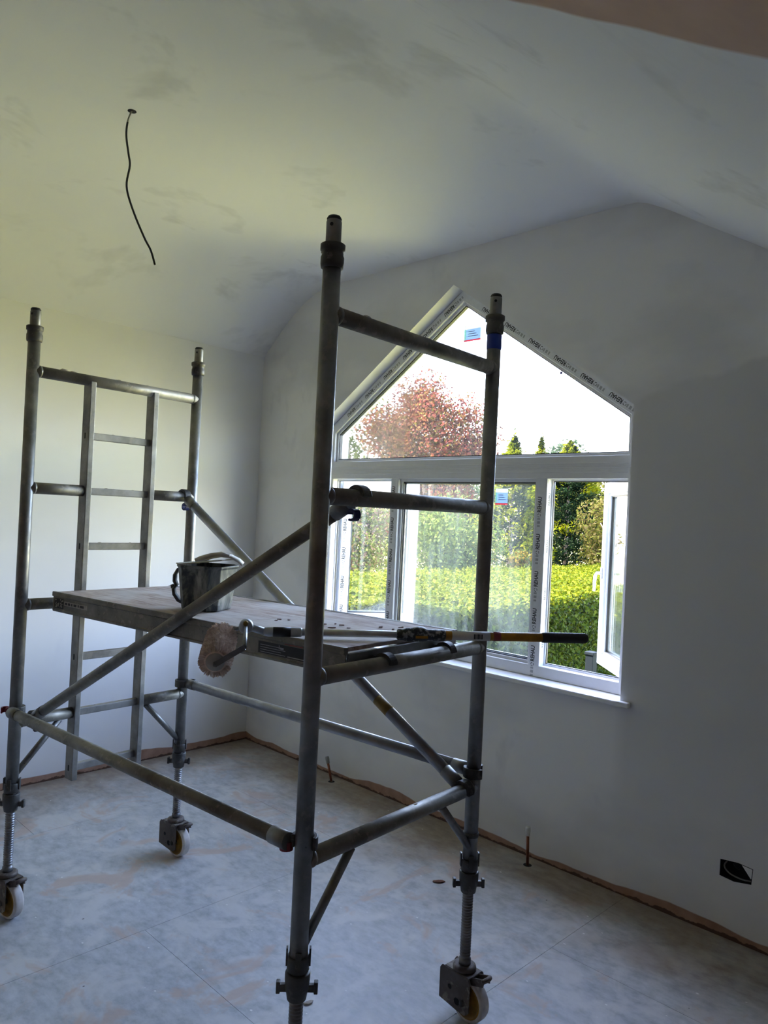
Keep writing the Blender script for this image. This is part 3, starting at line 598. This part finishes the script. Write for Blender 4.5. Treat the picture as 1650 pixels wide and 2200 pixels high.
# ------------------------------------------------------------------ bucket on the deck
BK = tag(empty('plaster_bucket', (-2.535, 1.615, ZD), math.radians(28)), 'paint-smeared dark bucket with a flat lid and rag, standing on the deck', 'bucket')
def oct_(a, b, c): return [(-a, -b+c), (-a+c, -b), (a-c, -b), (a, -b+c), (a, b-c), (a-c, b), (-a+c, b), (-a, b-c)]
def loft(m, rings, cap0=True, cap1=False, smooth=False):
    n = len(rings[0]); vs = [v for r in rings for v in r]; m.add(vs, [(i*n+k, i*n+(k+1) % n, (i+1)*n+(k+1) % n, (i+1)*n+k) for i in range(len(rings)-1) for k in range(n)], smooth)
    if cap0: m.add(rings[0], [tuple(reversed(range(n)))])
    if cap1: m.add(rings[-1], [tuple(range(n))])
    return m
def roct(a, b, c, z, sub=3):
    p = oct_(a, b, c); return [(x, y, z) for x, y in p]
rings = [roct(.076, .082, .030, 0), roct(.078, .084, .030, .006), roct(.086, .094, .033, .085), roct(.092, .102, .036, .160), roct(.096, .107, .037, .164), roct(.096, .107, .037, .172), roct(.090, .100, .034, .172), roct(.084, .092, .03, .150)]
loft(MB(), rings).build('bucket_body', 'bucket_plastic', BK, .004)
m = MB(); lid = roct(.099, .110, .036, .173); lidt = [(x*.99, y*.99, z+.004+.020*max(0, (x+.02)/.1)) for x, y, z in lid]; lidb = [(x, y, z+.020*max(0, (x+.02)/.1)) for x, y, z in lid]; loft(m, [lidb, lidt], True, True); ld = m.build('bucket_lid', 'bucket_lid', BK, .002)
# strap handle hanging down at the side, and the flattened rag on the lid
def ribbon(m, pts, wdir, w, th):
    pts = [Vector(p) for p in pts]; wd = Vector(wdir).normalized(); vs = []
    for i, p in enumerate(pts):
        t_ = (pts[min(i+1, len(pts)-1)]-pts[max(i-1, 0)]).normalized(); nn = t_.cross(wd).normalized()
        vs += [p-wd*w/2-nn*th/2, p+wd*w/2-nn*th/2, p+wd*w/2+nn*th/2, p-wd*w/2+nn*th/2]
    n = len(pts); m.add(vs, [(4*i+k, 4*i+(k+1) % 4, 4*i+4+(k+1) % 4, 4*i+4+k) for i in range(n-1) for k in range(4)]+[(3,2,1,0), tuple(4*n-4+k for k in range(4))], True); return m
hd = ribbon(MB(), [(-.090, -.03, .160), (-.108, -.035, .152), (-.120, -.04, .128), (-.120, -.04, .104), (-.112, -.038, .088), (-.123, -.04, .074), (-.118, -.04, .052), (-.100, -.036, .028), (-.082, -.03, .020)], (0, 1, .1), .024, .006)
hd.blob((-.127, -.04, .082), .012, (.8, 1, .9), .3, 1); hd.build('strap_handle', 'strap_grey', BK)
rg = ribbon(MB(), [(-.020, -.030, .184), (-.005, -.028, .190), (.030, -.02, .205), (.062, -.01, .213), (.095, .0, .210), (.125, .008, .196), (.142, .012, .182)], (-.35, .9, .1), .060, .006)
rg.path([(-.03, -.05, .190), (-.01, -.045, .198), (.03, -.04, .212), (.07, -.03, .219), (.10, -.02, .214)], [.006, .009, .008, .009, .005], 8); rg.build('rag', 'rag', BK)

# ------------------------------------------------------------------ paint roller on an extension pole
RP = tag(empty('paint_roller', (-1.5, 1.92, ZD)), 'fluffy paint roller on a grey and orange extension pole lying across the deck', 'paint roller')
o0 = Vector(RP.location); p0 = Vector((-1.246, 2.244, 1.400)); p1 = Vector((-1.921, 1.398, 1.3915)); dd = (p1-p0).normalized(); LP = (p1-p0).length
def along(s): return p0 + dd*s - o0
def wpt(x, y, z): return Vector((x, y, z)) - o0
R1, R2 = .0145, .0112
gr = MB().path([along(0), along(.004), along(.010), along(.150), along(.156)], [.010, .0150, .0168, .0168, .0150], 22).build('hand_grip', 'pole_black', RP)
for q in range(9): MB().lathe([(.0166, 0), (.0173, .002), (.0166, .004)], along(.018+q*.014), dd, 22).build('grip_ridge', 'pole_black', gr)
out = MB().path([along(.153), along(.505)], R1, 22).build('outer_tube', 'pole_orange', RP)
MB().path([along(.330), along(.455)], R1+.0004, 22).build('barcode_label', 'sticker_white', out)
cross_ = Vector((0, 0, 1)).cross(dd).normalized(); facing = Vector((.64, -.77, 0)); facing = (facing - dd*facing.dot(dd)).normalized()
m = MB()
for q in range(7):
    c = along(.358+q*.0042) + facing*(R1+.0006); m.beam(c - Vector((0, 0, .008)), c + Vector((0, 0, .008)), .0008, .0022 if q % 3 else .0032, dd)
m.build('barcode_bars', 'ink_black', out)
MB().path([along(.295), along(.318)], R1+.0005, 22).build('red_band', 'label_red', out)
tb = MB().path([along(.50), along(LP-.12)], R2, 22).build('inner_tube', 'pole_metal', RP)
cl = MB().lathe([(.014, -.07), (.0185, -.066), (.0185, -.012), (.021, 0), (.0225, .03), (.0215, .056), (.0175, .068), (.0175, .084), (.012, .088)], along(.545), dd, 22).build('twist_collar', 'collar_splashed', RP)
mm = MB(); c = along(.560) + Vector((0, 0, .016)); mm.blob(c, .020, (1.1, 1.3, .6), .2, 2); mm.build('collar_lever', 'collar_splashed', cl)
MB().beam(along(.535)+facing*.0215-Vector((0,0,.004)), along(.575)+facing*.0225-Vector((0,0,.004)), .0016, .008).build('collar_logo', 'pole_orange', cl)
ad = MB().path([along(LP-.150), along(LP-.145), along(LP-.045), along(LP-.030)], [.0125, .0150, .0150, .0125], 22).build('pole_adapter', 'joint_grey', RP)
MB().path([along(LP-.115), along(LP-.060)], .0155, 20).build('adapter_sleeve', 'pole_black', ad)
# joint, fork arms and the roller itself
J = wpt(-1.930, 1.375, 1.408); jn = MB().lathe([(0, -.018), (.018, -.018), (.022, -.012), (.022, .012), (.018, .018), (0, .018)], J, facing, 24); jn.path([along(LP-.035), J], [.012, .011], 14); jt = jn.build('swivel_joint', 'joint_grey', RP)
for s in (-1, 1): MB().lathe([(0, 0), (.008, 0), (.008, .012), (0, .012)], J + facing*(.018*s if s > 0 else -.030) + Vector((0, 0, .012)), facing, 6).build('wing_bolt', 'label_yellow' if s > 0 else 'cast_dark', jt)
ra = wpt(-1.812, 1.192, 1.336); rb = wpt(-1.960, 1.308, 1.376); ax = (rb-ra).normalized(); LR = (rb-ra).length
K_ = wpt(-1.738, 1.236, 1.385); E_ = ra - ax*.020
arm_n = MB().path([J + facing*.016, J.lerp(K_, .5) + Vector((0, 0, .006)), K_], [.006, .0065, .0065], 10); arm_n.beam(K_, E_, .005, .015); arm_n.build('fork_arm', 'roller_arm', RP)
arm_f = MB().path([J - facing*.016, J - facing*.03 + (rb-J)*.3, rb + ax*.012], [.006, .006, .005], 10); arm_f.build('fork_arm', 'roller_arm', RP)
rl = MB().lathe([(0, 0), (.030, 0), (.033, .004), (.033, LR-.004), (.030, LR), (0, LR)], ra, ax, 28).build('roller_sleeve', 'roller_pile', RP)
MB().lathe([(0, -.004), (.008, -.005), (.026, -.003), (.027, .002)], ra, ax, 24).build('end_disc', 'roller_cap', rl)
MB().lathe([(0, .004), (.026, .003), (.027, -.002)], rb, ax, 24).build('end_disc', 'roller_cap', rl)
MB().tube(ra-ax*.024, ra, .004, 10).build('axle', 'roller_arm', rl)
u = ax.cross(Vector((0, 0, 1))).normalized(); w_ = ax.cross(u); m = MB()
for q in range(5200):                                # the pile: short tufts standing off the sleeve
    a = random.random()*6.283; h = random.random()*LR; e = u*math.cos(a)+w_*math.sin(a); b = ra+ax*h+e*.031; l = .012+.007*random.random()
    if h < .012: e = (e - ax*.5*random.random()).normalized()
    tdir = (ax*(random.random()-.5)*1.0 + e.cross(ax)*(random.random()-.5)*1.0); tip = b + (e + tdir*.55).normalized()*l; sd_ = e.cross(tdir).normalized()*.0017 if tdir.length > 1e-6 else ax*.0017
    t3 = (b+tip)/2 + e*.0; m.add([b-sd_, b+sd_, tip+sd_*.9, tip-sd_*.9], [(0, 1, 2, 3)], True)
me = bpy.data.meshes.new('pile'); me.from_pydata(m.v, [], m.f); pl = bpy.data.objects.new('pile', me); COL.objects.link(pl); pl.parent = rl; me.materials.append(M['roller_pile']); pl['kind'] = 'stuff'

# ------------------------------------------------------------------ small things of the room
CB = tag(empty('ceiling_cable', (-2.948, 1.411, ZF)), 'black cable hanging loose from a hole in the ceiling', 'cable')
cp = [(-2.948, 1.411, 3.380), (-2.959, 1.401, 3.339), (-2.962, 1.398, 3.278), (-2.953, 1.407, 3.202), (-2.948, 1.413, 3.153), (-2.955, 1.407, 3.068), (-2.934, 1.428, 2.974), (-2.897, 1.465, 2.862), (-2.876, 1.486, 2.81), (-2.862, 1.5, 2.752)]
def smooth(pts, n=6):
    P_ = [Vector(p) for p in pts]; out = []
    for i in range(len(P_)-1):
        a, b, c, d = P_[max(i-1, 0)], P_[i], P_[i+1], P_[min(i+2, len(P_)-1)]
        for k in range(n):
            t_ = k/n; out.append(.5*((2*b)+(c-a)*t_+(2*a-5*b+4*c-d)*t_*t_+(3*b-a-3*c+d)*t_**3))
    return out+[P_[-1]]
sp_ = [p - Vector(CB.location) for p in smooth(cp)]
MB().path(sp_[7:], .0042, 10).build('black_sheath', 'wire_black', CB); MB().path(sp_[:8], [.0032]*7+[.0040], 10).build('grey_tail', 'wire_grey', CB)
MB().lathe([(0, -.0012), (.016, -.0012), (.018, -.0002)], (0, 0, 0), (0, 0, 1), 18).build('ceiling_hole', 'hole_dark', CB)
for (bx, tx, ht, nm) in ((-3.683, -3.728, .120, 'copper radiator pipe stub leaning beside the wall, nearer the room corner'), (-2.151, -2.157, .163, 'upright copper radiator pipe stub with a white cap by the window wall')):
    pp = tag(empty('pipe_stub', (bx, 3.366, 0)), nm, 'pipe', 'radiator pipe stubs')
    tp = Vector((tx-bx, 0, ht)); MB().tube((0, 0, 0), tp, .0078, 16).build('copper_pipe', 'copper', pp)
    dn = tp.normalized(); MB().lathe([(.008, -.012), (.0115, -.012), (.012, .004), (.0135, .010), (.0135, .026), (.011, .034), (0, .035)], tp, dn, 16).build('push_cap', 'cap_white' if ht > .13 else 'cable_grey', pp)
    MB().lathe([(.008, .0008), (.020, .0008), (.022, .0002)], (0, 0, 0), (0, 0, 1), 14).build('floor_hole', 'hole_dark', pp)
SB = tag(empty('socket_recess', (-1.158, YW, .262)), 'rough rectangular hole for a socket low in the window wall, black inside', 'socket box')
lo_ = [(x+1.158, z-.262) for x, z in SOCK]; m = MB().ring(inset(lo_, -.001), inset(lo_, .003), .0005, .05).prism(inset(lo_, .001), .046, .05); m.build('back_box', 'hole_dark', SB)
MB().path([(p[0], p[1], p[2]) for p in smooth([(-.045, .030, .065), (-.055, .018, .040), (-.030, .012, .018), (.02, .012, .010), (.062, .02, .012)])], .0035, 8).build('cable_loop', 'wire_grey', SB)
MB().path(smooth([(-.02, .03, .06), (-.005, .018, .052), (.005, .028, .044)]), .004, 8).build('cable_end', 'wire_black', SB)
MB().add([(.020, .002, .078), (.068, .002, .070), (.060, .004, .028), (.070, .002, .030), (.020, .012, .078), (.068, .012, .070), (.060, .012, .028), (.070, .012, .030)], [(0, 1, 3, 2), (4, 6, 7, 5), (0, 4, 5, 1), (1, 5, 7, 3), (3, 7, 6, 2), (2, 6, 4, 0)]).build('plaster_chip', 'wall_plain', SB)
for i, (x, y, r) in enumerate(((-2.329, 2.869, .030), (-2.046, 1.811, .020))):
    m = MB(); m.blob((0, 0, .002), r, (1, .55, .10), .6); o = m.build('plaster_crumb', 'chip_brown' if i == 0 else 'plaster_lump'); o.location = (x, y, .0015); o.rotation_euler = (0, 0, .9 + i*.5); tag(o, ('brown crumb of plaster on the floor between the knee struts', 'pale crumb of plaster on the floor beside the near adjustable leg')[i], 'crumb')

# ------------------------------------------------------------------ garden
tag(MB().box((-70, 3.74, -.5), (40, 70, -.15)).build('ground', 'lawn'), kind='structure')
def leaves(name, parent, pts, nrm, size, cols, jitter=.6, aspect=.5, kind='leaf', dirs=None, spread=.25):
    n = len(pts); pts = np.asarray(pts, float); nrm = np.asarray(nrm, float) + RNG.normal(0, jitter, (n, 3)); nrm /= np.linalg.norm(nrm, axis=1)[:, None]
    t_ = np.asarray(dirs, float) + RNG.normal(0, spread, (n, 3)) if dirs is not None else RNG.normal(0, 1, (n, 3))
    t_ -= nrm*np.sum(t_*nrm, 1)[:, None]; t_ /= np.linalg.norm(t_, axis=1)[:, None]; b_ = np.cross(nrm, t_)
    L = (size*(.65+.7*RNG.random(n)))[:, None]; Wd = L*aspect
    v = np.stack([pts-t_*L/2, pts+b_*Wd/2+nrm*L*.08, pts+t_*L/2, pts-b_*Wd/2+nrm*L*.08], 1).reshape(-1, 3)
    me = bpy.data.meshes.new(name); me.vertices.add(4*n); me.vertices.foreach_set('co', v.ravel()); me.loops.add(4*n); me.loops.foreach_set('vertex_index', np.arange(4*n)); me.polygons.add(n)
    me.polygons.foreach_set('loop_start', np.arange(n)*4); me.polygons.foreach_set('loop_total', np.full(n, 4)); me.update()
    a = me.attributes.new('leaf_colour', 'FLOAT_COLOR', 'POINT'); c = np.ones((n, 4)); c[:, :3] = cols; a.data.foreach_set('color', np.repeat(c, 4, 0).ravel())
    o = bpy.data.objects.new(name, me); COL.objects.link(o); o.parent = parent; me.materials.append(M[kind]); return o
def palette(n, cs, w=None, var=.2):
    cs = np.array(cs); i = RNG.choice(len(cs), n, p=w); return cs[i]*(1+RNG.normal(0, var, (n, 1))).clip(.4, 1.8)
def blobs(bl, n, shell=.35):
    w = np.array([b[1][0]*b[1][1]+b[1][1]*b[1][2] for b in bl]); i = RNG.choice(len(bl), n, p=w/w.sum()); d = RNG.normal(0, 1, (n, 3)); d /= np.linalg.norm(d, axis=1)[:, None]
    r = (1-shell*RNG.random(n)**1.5)[:, None]; c = np.array([b[0] for b in bl])[i]; R_ = np.array([b[1] for b in bl])[i]
    return c+d*R_*r, d
def tree(name, label, base, bl, n, size, cs, w=None, trunk=.07, group=None, aspect=.55, shell=.4, cat='tree', kind='leaf', limbs=5, var=.2):
    T = tag(empty(name, base), label, cat, group); bz = Vector(base); bl2 = [((c[0]-bz.x, c[1]-bz.y, c[2]-bz.z), r) for c, r in bl]
    p, d = blobs(bl2, n, shell); leaves('foliage', T, p, d, size, palette(n, cs, w, var), .8, aspect, kind)['kind'] = 'stuff'
    m = MB(); 
    for c, r in bl2[:limbs]:
        c = Vector(c); m.path([(0, 0, 0), (c.x*.15, c.y*.15, c.z*.45), (c.x*.6, c.y*.6, c.z*.8), tuple(c)], [trunk, trunk*.8, trunk*.5, trunk*.2], 8)
    m.build('trunk', 'bark', T); return T
def cluster(cx, cy, cz, rx, rz, k, sub):
    out = []
    for i in range(k):
        d = Vector((random.gauss(0, 1), random.gauss(0, 1), random.gauss(0, 1))).normalized(); q = .55+.3*random.random(); out.append(((cx+d.x*rx*q, cy+d.y*rx*q, cz+d.z*rz*q), (sub*(.7+.6*random.random()),)*3))
    return out
G = .112                                              # overall leaf reflectance scale
def C(*c): return [tuple(x*G for x in q) for q in c]
# clipped hedge running away from the house: leaf shell over a dark twiggy core
HG = tag(empty('clipped_hedge', (-5.4, 9.0, -.15)), 'broad clipped hedge with a sunlit flat top outside the window', 'hedge')
def hx0(y): return -3.52 - .155*(y-4.0)
HT = 1.02+.15
m = MB(); Y0, Y1 = 4.25, 12.4
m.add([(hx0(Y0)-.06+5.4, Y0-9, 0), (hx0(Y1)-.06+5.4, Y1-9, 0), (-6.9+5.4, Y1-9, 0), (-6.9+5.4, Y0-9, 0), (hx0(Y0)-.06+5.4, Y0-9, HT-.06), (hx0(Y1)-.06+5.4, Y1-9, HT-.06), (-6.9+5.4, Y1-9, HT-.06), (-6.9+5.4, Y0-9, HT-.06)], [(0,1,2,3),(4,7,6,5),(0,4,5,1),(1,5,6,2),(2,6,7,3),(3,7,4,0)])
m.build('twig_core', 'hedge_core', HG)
n = 62000; y = Y0+(Y1-Y0)*RNG.random(n)**1.35; x0 = hx0(y); x = -6.9+(x0+6.9)*RNG.random(n); z = HT+.05*RNG.normal(0, 1, n)*.6+.03*np.sin(x*5)*np.sin(y*4)
P1 = np.stack([x+5.4, y-9, z], 1); N1 = np.tile((0, 0, 1.), (n, 1)); c1 = palette(n, C((.38, .48, .022), (.50, .56, .03), (.24, .35, .02)), None, .2)  # top leaves get a brighter palette, sunlight put into their colour
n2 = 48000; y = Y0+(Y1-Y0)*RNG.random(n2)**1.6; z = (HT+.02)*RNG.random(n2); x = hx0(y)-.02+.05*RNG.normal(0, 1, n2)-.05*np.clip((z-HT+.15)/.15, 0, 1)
P2 = np.stack([x+5.4, y-9, z], 1); N2 = np.tile((1., 0, .25), (n2, 1)); c2 = palette(n2, C((.16, .26, .03), (.22, .30, .03), (.09, .17, .025)), None, .25)  # face leaves get a darker palette, shade put into their colour
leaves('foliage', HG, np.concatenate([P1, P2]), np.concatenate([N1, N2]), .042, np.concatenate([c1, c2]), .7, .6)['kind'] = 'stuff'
random.seed(21)
# red-leaved tree
tree('copper_tree', 'red-leaved tree rising behind the hedge', (-10.5, 12.1, -.15), cluster(-10.6, 12.0, 3.4, 1.35, 1.25, 26, .55)+[((-10.6, 12.0, 3.2), (1.1, 1.1, 1.0))]+cluster(-10.5, 12.1, 2.1, 1.2, .6, 10, .5), 52000, .062,
     C((.80, .20, .15), (.58, .15, .13), (.88, .42, .17), (.58, .46, .09), (.28, .12, .12)), [.3, .25, .2, .12, .13], .09, None, .6, .8)
tree('lime_tree', 'lime-green leafy tree beside the red-leaved tree', (-16.2, 15.2, -.15), cluster(-16.6, 14.9, 4.6, 1.5, 1.9, 18, .75), 12000, .11, C((.48, .64, .08), (.64, .72, .08), (.30, .46, .08)), None, .08)
# golden conifers and the dark conifer
def conifer(name, label, base, h, r, n, tips, core, seed, low=.0):
    random.seed(seed); T = tag(empty(name, base), label, 'conifer', None); k = 150; P_ = []; N_ = []; D_ = []; C_ = []
    for i in range(k):
        q = i/(k-1); z = low+(h-low)*q; rr = r*(1-q**2.6)*(.75+.5*random.random()); a = i*2.4; d = np.array((math.cos(a), math.sin(a), 0.)); m_ = n//k
        s = RNG.random(m_)**.6; lat = np.array((-d[1], d[0], 0))
        pt = d*(s*rr)[:, None] + lat*(RNG.normal(0, .10, m_)*(.3+s)*max(.35, rr))[:, None] + np.array((0, 0, 1.))*(z+.20*s*rr+RNG.normal(0, .05, m_))[:, None]
        P_.append(pt); N_.append(np.tile(np.array((0, 0, 1.))-d*.3, (m_, 1))); D_.append(np.tile(d+np.array((0, 0, .45)), (m_, 1)))
        tip = random.random() < tips; cc = palette(m_, C((.66, .78, .03), (.86, .86, .03), (.46, .62, .03)) if tip else C((.030, .075, .035), (.045, .10, .04)), None, .2)
        dk = palette(m_, C(core, tuple(v*1.5 for v in core)), None, .2); C_.append(np.where((s > .62)[:, None], cc, dk))
    leaves('foliage', T, np.concatenate(P_), np.concatenate(N_), .10, np.concatenate(C_), .45, .30, 'leaf', np.concatenate(D_), .35)['kind'] = 'stuff'
    MB().path([(0, 0, 0), (0, 0, h*.9)], [.07, .015], 8).build('trunk', 'bark', T); return T
conifer('golden_conifer', 'golden conifer with bright yellow-green tips left of the dark conifer', (-8.15, 11.65, -.15), 3.45, .80, 15000, .75, (.06, .12, .03), 3)
conifer('golden_conifer', 'slim golden conifer just behind the dark conifer', (-11.1, 17.1, -.15), 4.15, .60, 9000, .7, (.06, .12, .03), 4)
conifer('dark_conifer', 'dense dark conifer with lime tips behind the hedge', (-9.15, 15.3, -.15), 3.75, 1.40, 32000, .55, (.02, .055, .028), 5)
random.seed(33)
tree('yellow_shrub', 'tall yellow-green shrub next to the dark conifer', (-6.85, 13.75, -.15), cluster(-6.85, 13.75, 1.6, .75, 1.4, 18, .42), 12000, .07, C((.36, .36, .07), (.26, .30, .05), (.42, .34, .12)), None, .05, None, .55, .5, 'shrub')
tree('green_shrub', 'pale green leafy shrub standing just behind the hedge', (-8.1, 9.75, -.15), cluster(-8.1, 9.75, 1.3, .75, .8, 16, .38), 12000, .06, C((.40, .56, .10), (.54, .66, .13), (.24, .38, .07)), None, .04, None, .55, .6, 'shrub')
tree('flowering_shrub', 'low shrub with orange-yellow flowers behind the hedge', (-7.25, 10.75, -.15), cluster(-7.3, 10.75, .95, .15, .28, 8, .18), 4500, .055, C((.55, .36, .02), (.26, .36, .05), (.42, .30, .03)), None, .03, None, .6, .6, 'shrub')
tree('mixed_shrub', 'loose shrub with pinkish new leaves beyond the open left casement', (-8.75, 8.2, -.15), cluster(-8.75, 8.2, 1.35, .7, .9, 14, .36), 10000, .06, C((.40, .52, .10), (.60, .38, .22), (.26, .36, .07), (.54, .60, .12)), None, .04, None, .55, .7, 'shrub')
for i, (x, y, h, r, cs, lb) in enumerate(((-21.5, 16.9, 3.8, 2.0, ((.10, .17, .05), (.18, .24, .05)), 'dense green tree far back at the left of the garden'), (-19.6, 20.4, 3.2, 2.0, ((.06, .10, .045), (.10, .13, .05)), 'dark bushy tree behind the red-leaved tree'), (-15.2, 19.0, 2.8, 1.9, ((.08, .14, .05), (.14, .19, .05)), 'bushy tree behind the golden conifer'), (-14.6, 23.6, 3.0, 2.1, ((.14, .20, .05), (.22, .26, .06)), 'mid-green bushy tree far behind the dark conifer'), (-10.6, 21.3, 2.9, 1.9, ((.22, .26, .06), (.30, .30, .08)), 'yellowish bushy tree far behind the yellow shrub'), (-8.6, 25.0, 3.2, 2.0, ((.12, .18, .05), (.20, .22, .06)), 'broad green tree beyond the yellowish bushy tree'))):
    random.seed(50+i); tree('bushy_tree', lb, (x, y, -.15), cluster(x, y, h*.66, r*.75, h*.6, 20, r*.45), 11000, .13, C(*[tuple(v*1.7 for v in q) for q in cs]), None, .08, 'bushy trees at the back of the garden')
random.seed(70); tree('distant_tree', 'round blue-green tree far away on the skyline', (-21.1, 35.3, -.15), cluster(-21.1, 35.3, 4.2, 1.3, 1.7, 16, .8)+[((-21.1, 35.3, 3), (1.5, 1.5, 1.9))], 9000, .19, C((.12, .22, .12), (.17, .27, .15)), None, .15)
tree('distant_tree', 'low pale tree far away beside the round blue-green tree', (-18.0, 37.0, -.15), cluster(-18.0, 37.0, 3.6, 1.5, .9, 12, .8), 5000, .2, C((.16, .25, .14), (.22, .30, .17)), None, .15)
# small garden objects below the open right casement
gp = tag(empty('garden_post', (-3.10, 5.66, -.15)), 'dark grey square post standing outside below the open casement', 'post'); MB().box((-.035, -.035, 0), (.035, .035, .86)).build('shaft', 'post_grey', gp, .004); MB().box((-.042, -.042, .86), (.042, .042, .885)).build('post_cap', 'post_grey', gp, .004)
gb = tag(empty('garden_bin', (-2.86, 5.86, -.15)), 'green garden bin standing behind the grey post', 'bin'); MB().lathe([(0, 0), (.09, 0), (.11, .55), (.118, .56), (.118, .58), (.10, .60), (0, .61)], seg=24).build('bin_body', 'bin_green', gb); MB().lathe([(.113, .50), (.121, .505), (.121, .53), (.113, .535)], seg=24).build('bin_rim', 'bin_green', gb)
pl_ = tag(empty('brick_planter', (-2.62, 6.05, -.15)), 'low red brick planter beside the green bin', 'planter')
for lay in range(8):
    for q in range(3):
        x = -.17 + .115*q + (.05 if lay % 2 else 0); MB().box((x-.052, -.05, .07*lay+.002), (x+.052, .05, .07*lay+.062)).build('brick', 'brick_red', pl_)
MB().box((-.215, -.043, 0), (.20, .043, .55)).build('mortar', 'plaster_lump', pl_)
